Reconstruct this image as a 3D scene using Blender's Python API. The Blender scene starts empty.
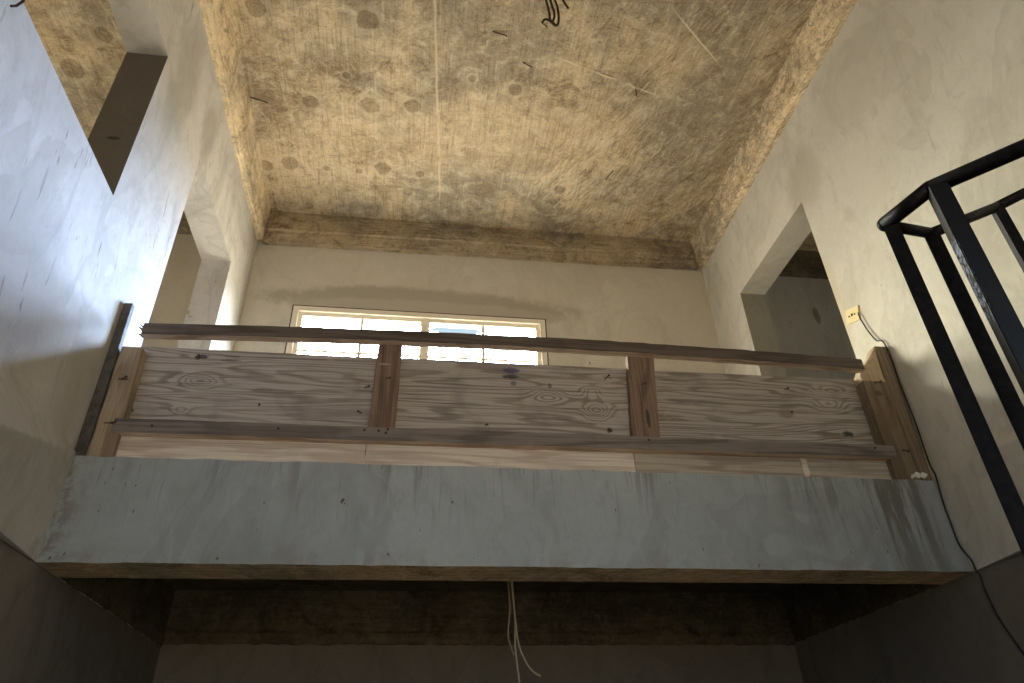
import bpy, bmesh, math, random
from mathutils import Vector, Matrix

random.seed(7)
scene = bpy.context.scene
C = scene.collection

# ------------------------------------------------------------------ camera
cam_data = bpy.data.cameras.new('camera')
cam_data.sensor_fit = 'HORIZONTAL'
cam_data.sensor_width = 36.0
cam_data.lens = 36.0 * 699.53 / 1024.0
cam_data.clip_start = 0.02
cam_ob = bpy.data.objects.new('camera', cam_data)
C.objects.link(cam_ob)
Rm = Matrix(((0.990122, -0.13739828, -0.02793083),
             (0.05223189, 0.54632763, -0.83594136),
             (0.13011629, 0.82622505, 0.54810758)))
right, down, fwd = Rm[0], Rm[1], Rm[2]
rot = Matrix((right, -down, -fwd)).transposed()
cam_ob.matrix_world = Matrix.Translation((1.4243, -2.9446, -0.8189)) @ rot.to_4x4()
scene.camera = cam_ob

# ------------------------------------------------------------------ exposure
vs = scene.view_settings
vs.view_transform = 'Standard'
vs.look = 'None'
vs.gamma = 1.0
vs.use_curve_mapping = False
vs.exposure = 0.12
scene.cycles.max_bounces = 12
scene.cycles.diffuse_bounces = 8
scene.cycles.glossy_bounces = 4
scene.cycles.transparent_max_bounces = 12
scene.cycles.sample_clamp_indirect = 6.0
scene.cycles.caustics_reflective = False
scene.cycles.caustics_refractive = False
scene.cycles.use_denoising = True


# ------------------------------------------------------------------ node helper
class NT:
    def __init__(self, tree):
        self.t = tree
        self.n = tree.nodes
        self.l = tree.links

    def new(self, kind, **kw):
        nd = self.n.new(kind)
        for k, v in kw.items():
            setattr(nd, k, v)
        return nd

    def put(self, sock, v):
        if v is None:
            return
        if isinstance(v, bpy.types.NodeSocket):
            self.l.new(v, sock)
        elif isinstance(v, (tuple, list)):
            v = tuple(v)
            if sock.type == 'RGBA' and len(v) == 3:
                v = v + (1.0,)
            sock.default_value = v
        else:
            sock.default_value = v

    def math(self, op, a, b=None, c=None, clamp=False):
        nd = self.new('ShaderNodeMath', operation=op)
        nd.use_clamp = clamp
        self.put(nd.inputs[0], a)
        self.put(nd.inputs[1], b)
        self.put(nd.inputs[2], c)
        return nd.outputs[0]

    def vmath(self, op, a, b=None):
        nd = self.new('ShaderNodeVectorMath', operation=op)
        self.put(nd.inputs[0], a)
        self.put(nd.inputs[1], b)
        return nd.outputs['Value'] if op in ('LENGTH', 'DOT_PRODUCT', 'DISTANCE') else nd.outputs[0]

    def coords(self):
        return self.new('ShaderNodeTexCoord').outputs['Object']

    def scaled(self, vec, s, off=(0, 0, 0)):
        nd = self.new('ShaderNodeMapping')
        self.put(nd.inputs['Vector'], vec)
        nd.inputs['Scale'].default_value = s
        nd.inputs['Location'].default_value = off
        return nd.outputs[0]

    def noise(self, vec, scale, detail=4.0, rough=0.55, dist=0.0):
        nd = self.new('ShaderNodeTexNoise')
        self.put(nd.inputs['Vector'], vec)
        nd.inputs['Scale'].default_value = scale
        nd.inputs['Detail'].default_value = detail
        nd.inputs['Roughness'].default_value = rough
        nd.inputs['Distortion'].default_value = dist
        return nd.outputs[0]

    def voro(self, vec, scale, feature='F1', rnd=1.0):
        nd = self.new('ShaderNodeTexVoronoi', feature=feature)
        self.put(nd.inputs['Vector'], vec)
        nd.inputs['Scale'].default_value = scale
        nd.inputs['Randomness'].default_value = rnd
        return nd.outputs['Distance'], nd.outputs.get('Color')

    def step(self, v, a, b, lo=0.0, hi=1.0):
        nd = self.new('ShaderNodeMapRange', interpolation_type='SMOOTHSTEP')
        self.put(nd.inputs['Value'], v)
        nd.inputs['From Min'].default_value = a
        nd.inputs['From Max'].default_value = b
        nd.inputs['To Min'].default_value = lo
        nd.inputs['To Max'].default_value = hi
        return nd.outputs[0]

    def mix(self, f, a, b, blend='MIX'):
        nd = self.new('ShaderNodeMix', data_type='RGBA', blend_type=blend)
        nd.clamp_factor = True
        self.put(nd.inputs[0], f)
        self.put(nd.inputs[6], a)
        self.put(nd.inputs[7], b)
        return nd.outputs[2]

    def sep(self, vec):
        nd = self.new('ShaderNodeSeparateXYZ')
        self.put(nd.inputs[0], vec)
        return nd.outputs

    def comb(self, x, y, z):
        nd = self.new('ShaderNodeCombineXYZ')
        self.put(nd.inputs[0], x)
        self.put(nd.inputs[1], y)
        self.put(nd.inputs[2], z)
        return nd.outputs[0]

    def blob(self, vec, centre, radii):
        """1 inside an ellipsoid, falling to 0 outside"""
        d = self.vmath('SUBTRACT', vec, centre)
        d = self.vmath('DIVIDE', d, radii)
        return self.vmath('LENGTH', d)


# ------------------------------------------------------------------ sky
SKY, GROUND, FRONT = 36.0, 14.0, 0.075
world = bpy.data.worlds.new('world')
scene.world = world
world.use_nodes = True
w = NT(world.node_tree)
w.n.clear()
d = w.new('ShaderNodeTexCoord').outputs['Generated']
dx, dy, dz = w.sep(d)
side = w.step(dx, -0.75, 0.75)
sky_col = w.mix(side, (1.0, 0.93, 0.78), (0.80, 0.90, 1.0))
elev = w.step(dz, 0.05, 0.5, 0.40, 0.85)
sky_col = w.vmath('MULTIPLY', sky_col, w.comb(elev, elev, elev))


def glow(d0, k, c):
    """a bright part of the clouded sky"""
    n_ = Vector(d0).normalized()
    e = w.math('POWER', 2.71828, w.math('MULTIPLY', w.math('SUBTRACT', w.vmath('DOT_PRODUCT', d, tuple(n_)), 1.0), k))
    return w.vmath('MULTIPLY', w.comb(e, e, e), c)


sky_col = w.vmath('ADD', sky_col, glow((0.40, 0.80, 0.47), 16.0, (0.75, 1.25, 2.5)))
sky_col = w.vmath('ADD', sky_col, glow((0.80, 0.42, 0.42), 12.0, (1.5, 1.6, 1.7)))
sky_col = w.vmath('ADD', sky_col, glow((-0.60, 0.62, 0.50), 10.0, (1.5, 1.35, 1.0)))
sky_s = w.vmath('MULTIPLY', sky_col, (SKY, SKY, SKY))
grd_s = w.vmath('MULTIPLY', (1.0, 0.86, 0.66), (GROUND, GROUND, GROUND))
col = w.mix(w.step(dz, -0.04, 0.04), grd_s, sky_s)
# sky behind the camera turned down and made bluish to weaken the front light
col = w.mix(w.step(dy, -0.1, -0.4), col, w.vmath('MULTIPLY', w.mix(w.step(dz, -0.04, 0.04), (1.45, 1.15, 0.80), (0.56, 0.82, 1.12)), (SKY * FRONT, SKY * FRONT, SKY * FRONT)))
# a small blue gap between the clouds
nb = w.noise(w.scaled(d, (1, 1, 4)), 34.0, 5.0, 0.7)
gd = w.vmath('LENGTH', w.vmath('DIVIDE', w.vmath('SUBTRACT', d, (0.050, 0.826, 0.5605)), (0.042, 0.6, 0.0085)))
gm = w.step(w.math('ADD', gd, w.math('MULTIPLY', w.math('SUBTRACT', nb, 0.5), 2.6)), 1.05, 0.75)
col = w.mix(gm, col, (0.62, 0.80, 0.92))
bg = w.new('ShaderNodeBackground')
w.put(bg.inputs['Color'], col)
bg.inputs['Strength'].default_value = 1.0
wo = w.new('ShaderNodeOutputWorld')
w.l.new(bg.outputs[0], wo.inputs[0])


def portal(name, loc, size_x, size_y, rot):
    ld = bpy.data.lights.new(name, 'AREA')
    ld.shape = 'RECTANGLE'
    ld.size, ld.size_y = size_x, size_y
    ld.cycles.is_portal = True
    o = bpy.data.objects.new(name, ld)
    o.location = loc
    o.rotation_euler = rot
    C.objects.link(o)
    return o


PI = math.pi
# openings that let the daylight in
portal('daylight_portal', (1.43, 2.08, 2.03), 2.09, 1.15, (-PI / 2, 0, 0))
portal('daylight_portal', (-3.22, 0.8, 1.95), 1.3, 1.4, (0, -PI / 2, 0))
portal('daylight_portal', (7.22, -0.4, 2.05), 1.1, 1.0, (0, PI / 2, 0))  # portal of the window added to the right room
portal('daylight_portal', (2.0, -4.72, -0.35), 2.4, 3.3, (PI / 2, 0, 0))


# ------------------------------------------------------------------ materials
def new_mat(name):
    m = bpy.data.materials.new(name)
    m.use_nodes = True
    k = NT(m.node_tree)
    k.n.clear()
    out = k.new('ShaderNodeOutputMaterial')
    b = k.new('ShaderNodeBsdfPrincipled')
    k.l.new(b.outputs[0], out.inputs[0])
    k.bsdf, k.out = b, out
    b.inputs['Roughness'].default_value = 0.9
    b.inputs['Specular IOR Level'].default_value = 0.25
    return m, k


def finish(k, col, height=None, bump=0.3, dist=0.01, rough=None):
    k.put(k.bsdf.inputs['Base Color'], col)
    if rough is not None:
        k.put(k.bsdf.inputs['Roughness'], rough)
    if height is not None:
        bn = k.new('ShaderNodeBump')
        bn.inputs['Strength'].default_value = bump
        bn.inputs['Distance'].default_value = dist
        k.put(bn.inputs['Height'], height)
        k.l.new(bn.outputs[0], k.bsdf.inputs['Normal'])


def plaster(name, c_main, c_light, c_dark, seed=0.0, stains=None, contrast=1.0, scuffs=None):
    """hand-trowelled cement render; stains = list of (centre, radii, colour, strength)"""
    m, k = new_mat(name)
    v = k.scaled(k.coords(), (1, 1, 1), (seed, seed * 1.7, seed * 0.6))
    v0 = k.coords()
    big = k.noise(v, 0.9, 5.0, 0.6, 0.6)
    sweep = k.noise(k.scaled(v, (1.0, 1.0, 0.45)), 2.6, 6.0, 0.62, 1.2)
    fine = k.noise(v, 26.0, 5.0, 0.7)
    col = k.mix(k.step(big, 0.36, 0.66), c_main, c_light)
    col = k.mix(k.step(sweep, 0.50, 0.72, 0, 0.55 * contrast), col, c_dark)
    col = k.mix(k.step(sweep, 0.44, 0.30, 0, 0.45 * contrast), col, c_light)
    col = k.mix(k.step(fine, 0.35, 0.7, 0, 0.16), col, c_dark)
    mott = k.noise(k.scaled(v, (1.0, 1.0, 0.6)), 8.0, 9.0, 0.74, 1.0)
    col = k.mix(k.step(mott, 0.50, 0.70, 0, 0.42 * contrast), col, c_dark)
    col = k.mix(k.step(mott, 0.46, 0.32, 0, 0.42 * contrast), col, tuple(min(1, c * 1.06) for c in c_light))
    # crisp lap edges left by the float
    lap = k.noise(k.scaled(v, (0.8, 0.8, 0.5)), 1.7, 3.0, 0.5, 1.8)
    le = k.math('MULTIPLY', k.step(lap, 0.53, 0.545), k.step(lap, 0.66, 0.55))
    col = k.mix(k.math('MULTIPLY', le, 0.30 * contrast), col, c_dark)
    # small pits and scuffs
    pd, _ = k.voro(k.scaled(v, (1, 1, 0.55)), 5.5)
    pm = k.step(k.math('ADD', pd, k.math('MULTIPLY', k.noise(v, 3.0, 2.0), 0.10)), 0.085, 0.065)
    col = k.mix(k.math('MULTIPLY', pm, 0.75), col, (c_dark[0] * .45, c_dark[1] * .42, c_dark[2] * .40))
    if stains:
        wob = k.math('MULTIPLY', k.math('SUBTRACT', k.noise(v, 4.0, 5.0, 0.65), 0.5), 1.1)
        for (cen, rad, sc, st, soft) in stains:
            e = k.math('ADD', k.blob(v0, cen, rad), wob)
            col = k.mix(k.math('MULTIPLY', k.step(e, 1.0 + soft, 1.0 - soft), st), col, sc)
    if scuffs:
        tilt = k.comb(k.sep(v)[0], k.math('MULTIPLY_ADD', k.sep(v)[2], 0.12, k.sep(v)[1]), k.sep(v)[2])
        ln = k.noise(k.scaled(tilt, (8, 30, 4.2)), 1.0, 3.0, 0.6, 0.3)
        spots = k.step(k.noise(v, 1.6, 3.0, 0.6), 0.40, 0.62)
        col = k.mix(k.math('MULTIPLY', k.math('MULTIPLY', k.step(ln, 0.63, 0.70), spots), scuffs[0]), col, scuffs[1])
    hgt = k.math('ADD', k.math('ADD', k.math('MULTIPLY', sweep, 0.6), k.math('MULTIPLY', mott, 0.5)), k.math('MULTIPLY', fine, 0.2))
    finish(k, col, hgt, 0.5, 0.012)
    return m


def raw_concrete(name, axis='y', gold=1.0, dark=1.0, knots=True, prints=(), patches=()):
    """concrete cast against plywood: printed grain, knots, brown formwork stains"""
    m, k = new_mat(name)
    v = k.coords()
    st = {'y': (34, 1.6, 8), 'x': (1.6, 34, 24), 'z': (30, 30, 2)}[axis]
    grain = k.noise(k.scaled(v, st), 2.2, 4.0, 0.65, 0.6)
    grain2 = k.noise(k.scaled(v, tuple(s * 0.35 for s in st)), 2.0, 5.0, 0.6, 1.0)
    big = k.noise(v, 1.15, 6.0, 0.62, 0.8)
    mid = k.noise(v, 3.6, 6.0, 0.66, 1.4)
    fine = k.noise(v, 55.0, 4.0, 0.7)
    g = gold
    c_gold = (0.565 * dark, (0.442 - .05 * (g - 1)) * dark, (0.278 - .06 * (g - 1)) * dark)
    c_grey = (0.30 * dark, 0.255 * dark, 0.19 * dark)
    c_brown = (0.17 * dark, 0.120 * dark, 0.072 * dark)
    c_pale = (0.72 * dark, 0.62 * dark, 0.45 * dark)
    vx, vy, vz = k.sep(v)
    sw = k.noise(k.scaled(k.comb(k.math('MULTIPLY_ADD', vy, 0.55, vx), k.math('MULTIPLY_ADD', vx, -0.55, vy), vz), (26, 3.2, 14)), 1.3, 5.0, 0.7, 1.4)
    ripple = k.noise(k.scaled(v, ((14, 30, 20) if knots else (42, 2.2, 42)) if axis == 'y' else (3, 40, 40)), 1.0, 5.0, 0.75, 0.8)
    col = k.mix(k.step(big, 0.38, 0.60), c_grey, c_gold)
    col = k.mix(k.step(mid, 0.52, 0.66, 0, 0.75), col, c_brown)
    col = k.mix(k.step(mid, 0.45, 0.33, 0, 0.6), col, c_pale)
    if patches:
        pw = k.math('MULTIPLY', k.math('SUBTRACT', k.noise(v, 5.5, 5.0, 0.65), 0.5), 1.3)
        for (cen, rad, tint, s_) in patches:
            e = k.math('ADD', k.blob(v, cen, rad), pw)
            col = k.mix(k.math('MULTIPLY', k.step(e, 1.45, 0.45), s_), col, {'b': c_brown, 'p': c_pale, 'g': c_gold, 'y': c_grey}[tint])
    col = k.mix(k.step(grain, 0.48, 0.64, 0, 0.50), col, c_brown)
    gp = k.math('MULTIPLY', k.step(grain2, 0.45, 0.33, 0, 0.45), k.step(mid, 0.56, 0.44))
    col = k.mix(gp, col, c_pale)
    zone = k.math('MULTIPLY', k.step(k.noise(v, 0.9, 3.0), 0.40, 0.56), k.step(vx, 1.7, 2.7, 0.12, 1.0))
    wisp = k.noise(k.scaled(v, (1, 1.5, 1)), 5.0, 6.0, 0.72, 2.6)
    wr = k.step(k.math('ABSOLUTE', k.math('SUBTRACT', wisp, 0.5)), 0.030, 0.004)
    cloud = k.noise(v, 7.5, 8.0, 0.75, 0.6)
    col = k.mix(k.step(cloud, 0.50, 0.66, 0, 0.55), col, c_pale)
    col = k.mix(k.step(cloud, 0.47, 0.33, 0, 0.55), col, c_brown)
    col = k.mix(k.math('MULTIPLY', wr, k.step(big, 0.35, 0.6, 0.15, 0.55)), col, c_pale)
    col = k.mix(k.math('MULTIPLY', k.step(sw, 0.50, 0.62, 0, 0.6), zone), col, c_brown)
    col = k.mix(k.math('MULTIPLY', k.step(sw, 0.44, 0.34, 0, 0.6), zone), col, c_pale)
    col = k.mix(k.step(ripple, 0.52, 0.70, 0, 0.5), col, c_brown)
    col = k.mix(k.step(ripple, 0.42, 0.28, 0, 0.5), col, c_pale)
    col = k.mix(k.step(fine, 0.5, 0.75, 0, 0.3), col, c_brown)
    hgt = k.math('ADD', k.math('MULTIPLY', grain, 0.5), k.math('ADD', k.math('MULTIPLY', mid, 0.7), k.math('MULTIPLY', ripple, 0.7)))
    if knots:
        kw = k.math('MULTIPLY', k.math('SUBTRACT', k.noise(v, 16.0, 3.0), 0.5), 0.9)
        for (kx, ky, kr) in prints:
            e = k.math('ADD', k.blob(k.comb(vx, vy, 0.0), (kx, ky, 0), (kr, kr, 1)), kw)
            core = k.step(e, 1.1, 0.8)
            rim = k.math('MULTIPLY', k.step(e, 1.9, 1.3), k.step(e, 0.9, 1.15))
            rings = k.step(k.math('SINE', k.math('MULTIPLY', e, 16.0)), 0.0, 0.9)
            col = k.mix(k.math('MULTIPLY', rim, 0.18), col, c_pale)
            col = k.mix(k.math('MULTIPLY', core, 0.42), col, c_brown)
            col = k.mix(k.math('MULTIPLY', k.math('MULTIPLY', core, rings), 0.22), col, (0.11, 0.08, 0.05))
            hgt = k.math('ADD', hgt, k.math('MULTIPLY', core, 0.5))
        # lips of cement at the joints between the form sheets
        wob = k.math('MULTIPLY', k.math('SUBTRACT', k.noise(v, 7.0, 3.0), 0.5), 0.022)

        def seam(coord, pos, wd, tint, amt):
            dd = k.math('ABSOLUTE', k.math('SUBTRACT', k.math('ADD', coord, wob), pos))
            return k.math('MULTIPLY', k.step(dd, wd, wd * .3), amt), tint
        slope = k.math('MULTIPLY_ADD', vx, -0.21, 0.0)
        for co, pos, wd, tint, amt in (
                (k.math('MULTIPLY_ADD', vy, -0.07, vx), 1.425, 0.013, (0.70, 0.58, 0.39), 0.6),
                (k.math('MULTIPLY_ADD', vx, -0.28, vy), -0.63, 0.009, (0.74, 0.65, 0.48), 0.9),
                (k.math('MULTIPLY_ADD', vx, -0.28, vy), -0.645, 0.007, (0.16, 0.12, 0.08), 0.6),
                (k.math('MULTIPLY_ADD', vx, -0.78, vy), -2.77, 0.010, (0.74, 0.65, 0.48), 0.85),
                (k.math('MULTIPLY_ADD', vx, 0.10, vy), -0.19, 0.007, (0.2, 0.15, 0.09), 0.5)):
            f, tint = seam(co, pos, wd, tint, amt)
            lo_, hi_ = {-0.63: (2.3, 3.05), -0.645: (2.4, 2.95), -2.77: (3.03, 3.42), -0.19: (2.2, 3.9)}.get(pos, (0.5, 3.8))
            part = k.math('MULTIPLY', k.step(k.noise(v, 2.6, 2.0), 0.40, 0.52, 0.15, 1.0), k.math('MULTIPLY', k.step(vx, lo_ - .1, lo_ + .1), k.step(vx, hi_ + .1, hi_ - .1)))
            col = k.mix(k.math('MULTIPLY', f, part), col, tint)
    finish(k, col, hgt, 0.45, 0.012)
    return m


def timber(name, light, dark, axis='x', knots=(), marks=(), freq=11.0, seed=0.0, contrast=0.7):
    """sawn board or plywood: growth rings as contour lines of a stretched field"""
    m, k = new_mat(name)
    v = k.coords()
    st = {'x': (0.42, 2.0, 4.4), 'z': (4.4, 2.0, 0.42), 'y': (2.0, 0.42, 4.4)}[axis]
    lo = {'x': (2.0, 60, 150), 'z': (150, 60, 2.0), 'y': (60, 2.0, 150)}[axis]
    f = k.noise(k.scaled(v, st, (seed, seed, seed)), 1.5, 3.0, 0.42, 0.3)
    for (cen, rad, amp) in knots:
        e = k.blob(v, cen, rad)
        g = k.math('POWER', 2.718, k.math('MULTIPLY', k.math('MULTIPLY', e, e), -1.0))
        f = k.math('MULTIPLY_ADD', g, amp, f)
    wv = k.math('SINE', k.math('MULTIPLY', f, freq * 6.283))
    brk = k.noise(k.scaled(v, lo, (3, 1, 2)), 0.25, 4.0, 0.7)
    wv = k.math('ADD', wv, k.math('MULTIPLY', k.math('SUBTRACT', brk, 0.5), 1.6))
    late = k.math('MULTIPLY', k.step(wv, -0.1, 0.95), k.step(k.noise(v, 2.2, 3.0), 0.30, 0.55, 0.55, 1.0))
    fib = k.noise(k.scaled(v, lo), 1.0, 3.0, 0.6)
    wear = k.noise(v, 4.0, 5.0, 0.6, 0.5)
    col = k.mix(k.math('MULTIPLY', late, contrast), light, dark)
    col = k.mix(k.step(fib, 0.45, 0.72, 0, 0.65), col, tuple(c * .62 for c in dark))
    col = k.mix(k.step(wear, 0.5, 0.75, 0, 0.45), col, tuple(c * .8 for c in dark))
    col = k.mix(k.step(wear, 0.42, 0.28, 0, 0.4), col, tuple(min(1, c * 1.15) for c in light))
    for (cen, rad, mc, s) in marks:
        e = k.math('ADD', k.blob(v, cen, rad), k.math('MULTIPLY', k.math('SUBTRACT', k.noise(v, 85.0, 4.0, 0.75), 0.5), 2.4))
        col = k.mix(k.math('MULTIPLY', k.step(e, 1.1, 0.7), s), col, mc)
    hgt = k.math('ADD', k.math('MULTIPLY', late, 0.4), k.math('MULTIPLY', fib, 0.6))
    finish(k, col, hgt, 0.35, 0.003)
    return m


def plain(name, col, rough=0.6, metal=0.0, mottled=None, scale=30.0):
    m, k = new_mat(name)
    if mottled:
        n = k.noise(k.coords(), scale, 4.0, 0.65)
        c = k.mix(k.step(n, 0.4, 0.65), col, mottled)
        finish(k, c, n, 0.25, 0.002, rough)
    else:
        finish(k, col, k.noise(k.coords(), scale, 3.0), 0.1, 0.001, rough)
    k.bsdf.inputs['Metallic'].default_value = metal
    return m


DARKST = (0.20, 0.17, 0.13)
M = {}
SC = (0.17, 0.155, 0.13)
M['left'] = plaster('left_render', (0.56, 0.545, 0.515), (0.64, 0.625, 0.60), (0.40, 0.385, 0.35), 1.3, contrast=1.15,
                    stains=[((0, -.15, 2.72), (1, .16, .45), (.36, .345, .31), .55, .4), ((0, .34, 2.85), (1, .12, .22), (.34, .32, .28), .6, .4),
                            ((0, -.75, .80), (1, .28, .30), (.36, .34, .31), .55, .45), ((0, -.15, .75), (1, .10, .35), (.42, .40, .34), .5, .4),
                            ((0, -.95, 1.75), (1, .25, .35), (.50, .49, .47), .5, .4)], scuffs=(0.62, SC))
M['right'] = plaster('right_render', (0.60, 0.58, 0.515), (0.66, 0.64, 0.575), (0.44, 0.415, 0.35), 4.1, contrast=0.95,
                     stains=[((4, .18, 2.72), (1, .18, .25), (.40, .37, .29), .5, .4), ((4, -.5, 2.9), (1, .5, .3), (.46, .44, .375), .5, .5),
                             ((4, .30, 1.75), (1, .10, .35), (.55, .47, .32), .6, .4), ((4, -.35, 2.2), (1, .12, .3), (.64, .61, .54), .5, .5)], scuffs=(0.25, SC))
M['back'] = plaster('back_render', (0.56, 0.525, 0.445), (0.62, 0.585, 0.50), (0.44, 0.405, 0.33), 7.7, contrast=0.7,
                    stains=[((1.45, 1.85, 2.70), (1.28, 1.0, 0.16), (0.34, 0.30, 0.235), 0.75, 0.18),
                            ((1.5, 1.85, 2.64), (1.05, 1.0, 0.09), (0.48, 0.44, 0.36), 0.7, 0.2)])
M['beam'] = plaster('beam_render', (0.335, 0.372, 0.392), (0.39, 0.43, 0.455), (0.235, 0.25, 0.25), 2.2, contrast=0.9)
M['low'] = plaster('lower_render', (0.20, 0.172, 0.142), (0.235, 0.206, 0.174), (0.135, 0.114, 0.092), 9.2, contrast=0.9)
M['side_room'] = plaster('side_room_render', (0.40, 0.39, 0.36), (0.46, 0.45, 0.42), (0.29, 0.28, 0.25), 3.3,
                         stains=[((5.02, 1.85, 2.83), (0.03, 1.0, 0.09), (0.16, 0.13, 0.10), 0.8, 0.3)])
M['left_room'] = plaster('left_room_render', (0.50, 0.46, 0.38), (0.56, 0.52, 0.44), (0.38, 0.34, 0.27), 5.9, contrast=0.6)
PRINTS = [(.245, -.12, .065), (.96, -.12, .07), (.527, .59, .06), (.96, .57, .07), (1.28, .54, .06), (.30, 1.217, .07), (.096, 1.262, .06),
          (.584, 1.24, .03), (.85, 1.243, .03), (1.047, 1.193, .065), (1.35, 1.22, .035), (2.02, .31, .05), (1.7, .25, .03), (0.8, .33, .03),
          (2.55, 1.27, .05), (-1.1, .5, .08), (-.8, .2, .06)]
PATCHES = [((.74, .23, 3.57), (.24, .20, 1), 'b', .7), ((.25, .55, 3.57), (.3, .45, 1), 'b', .55), ((.55, .05, 3.57), (.5, .16, 1), 'p', .35),
           ((1.89, 1.32, 3.57), (.12, .12, 1), 'b', .5), ((2.0, .75, 3.57), (.75, .35, 1), 'g', .7), ((2.75, .62, 3.57), (.35, .30, 1), 'g', .8),
           ((2.75, .72, 3.57), (.16, .07, 1), 'p', .6), ((3.05, .40, 3.57), (.12, .08, 1), 'p', .55), ((3.45, .55, 3.57), (.40, .65, 1), 'y', .8),
           ((3.1, 1.2, 3.57), (.35, .25, 1), 'y', .6), ((1.7, -.15, 3.57), (.8, .2, 1), 'y', .5), ((3.0, -.55, 3.57), (1.2, .2, 1), 'y', .7),
           ((2.4, 1.2, 3.57), (.35, .12, 1), 'p', .45), ((3.1, -.1, 3.57), (.25, .25, 1), 'g', .7), ((1.0, 1.0, 3.57), (.8, .25, 1), 'g', .5),
           ((2.62, 1.62, 3.57), (.5, .12, 1), 'b', .4)]
M['reveal'] = plaster('shaded_reveal_render', (0.30, 0.285, 0.24), (0.34, 0.325, 0.275), (0.23, 0.215, 0.175), 8.3)  # render darkened to carry the shade on the right doorway's far reveal
M['reveal_shade'] = plaster('deep_shade_reveal_render', (0.155, 0.14, 0.12), (0.175, 0.16, 0.135), (0.12, 0.108, 0.09), 6.6, contrast=0.6,
                    stains=[((-.1, -.415, 1.92), (.03, 1, .012), (.04, .035, .03), .8, .3)])  # dark base colour stands for shade; the small stain is its own mark
M['ceiling'] = raw_concrete('formed_ceiling_concrete', 'y', 1.0, prints=PRINTS, patches=PATCHES)
M['ring_y'] = raw_concrete('formed_beam_concrete_long', 'y', 0.8, 1.36, knots=False)
M['ring_x'] = raw_concrete('formed_beam_concrete_cross', 'x', 1.0, 0.72, knots=False)
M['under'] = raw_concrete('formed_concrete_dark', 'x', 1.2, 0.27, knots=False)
M['screed'] = plain('cement_screed', (0.50, 0.42, 0.31), 0.9, 0, (0.42, 0.35, 0.25), 6.0)


def beam_drips(mat):
    """dark water runs below the top edge of the beam"""
    k = NT(mat.node_tree)
    b = [n for n in k.n if n.type == 'BSDF_PRINCIPLED'][0]
    src = b.inputs['Base Color'].links[0].from_socket
    v = k.coords()
    vx, vy, vz = k.sep(v)
    skew = k.math('MULTIPLY', k.math('MULTIPLY', k.math('SUBTRACT', vz, 0.44), 0.03), k.step(vx, 3.0, 3.6))
    vv = k.comb(k.math('ADD', vx, skew), 0.0, vz)
    run = k.noise(k.scaled(vv, (9.0, 1, 0.9)), 1.6, 5.0, 0.68, 0.5)
    thin = k.noise(k.scaled(vv, (40.0, 1, 2.5)), 1.2, 3.0, 0.6)
    col = src
    for cx, rx, lo, s in ((3.76, 0.20, 0.40, 0.75), (3.72, 0.22, 0.46, 0.6), (3.40, 0.35, 0.47, 0.45), (2.49, 0.06, 0.42, 0.55),
                          (1.40, 0.16, 0.44, 0.6), (1.95, 0.10, 0.5, 0.4), (0.55, 0.4, 0.52, 0.4), (0.95, 0.08, 0.48, 0.4)):
        mk = k.step(k.math('ABSOLUTE', k.math('SUBTRACT', vx, cx)), rx, rx * .4)
        fade = k.step(vz, -0.5 if cx > 3.6 else (-0.1 if cx > 3 else 0.16), 0.45)
        f = k.math('MULTIPLY', k.math('MULTIPLY', mk, k.step(run, lo, lo + .14)), k.math('MULTIPLY', fade, s))
        col = k.mix(f, col, (0.13, 0.125, 0.11))
    col = k.mix(k.math('MULTIPLY', k.step(thin, 0.56, 0.68), k.step(vz, 0.05, 0.46, 0.05, 0.5)), col, (0.2, 0.195, 0.18))
    edge = k.math('MULTIPLY', k.step(vx, 0.14, 0.0), k.step(k.noise(v, 12.0, 4.0, .7), 0.42, 0.6))
    col = k.mix(k.math('MULTIPLY', edge, 0.7), col, (0.17, 0.13, 0.09))
    sp = k.noise(k.scaled(v, (1, 1, .5)), 34.0, 2.0, .5)
    col = k.mix(k.step(sp, 0.70, 0.74, 0, 0.8), col, (0.05, 0.045, 0.04))
    # brown skirt of slurry along the lower edge
    lowm = k.math('MULTIPLY', k.step(vz, 0.10, 0.0), k.step(k.noise(v, 9.0, 4.0, .7), 0.48, 0.62))
    col = k.mix(k.math('MULTIPLY', lowm, 0.35), col, (0.24, 0.2, 0.15))
    k.put(b.inputs['Base Color'], col)


beam_drips(M['beam'])

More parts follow.
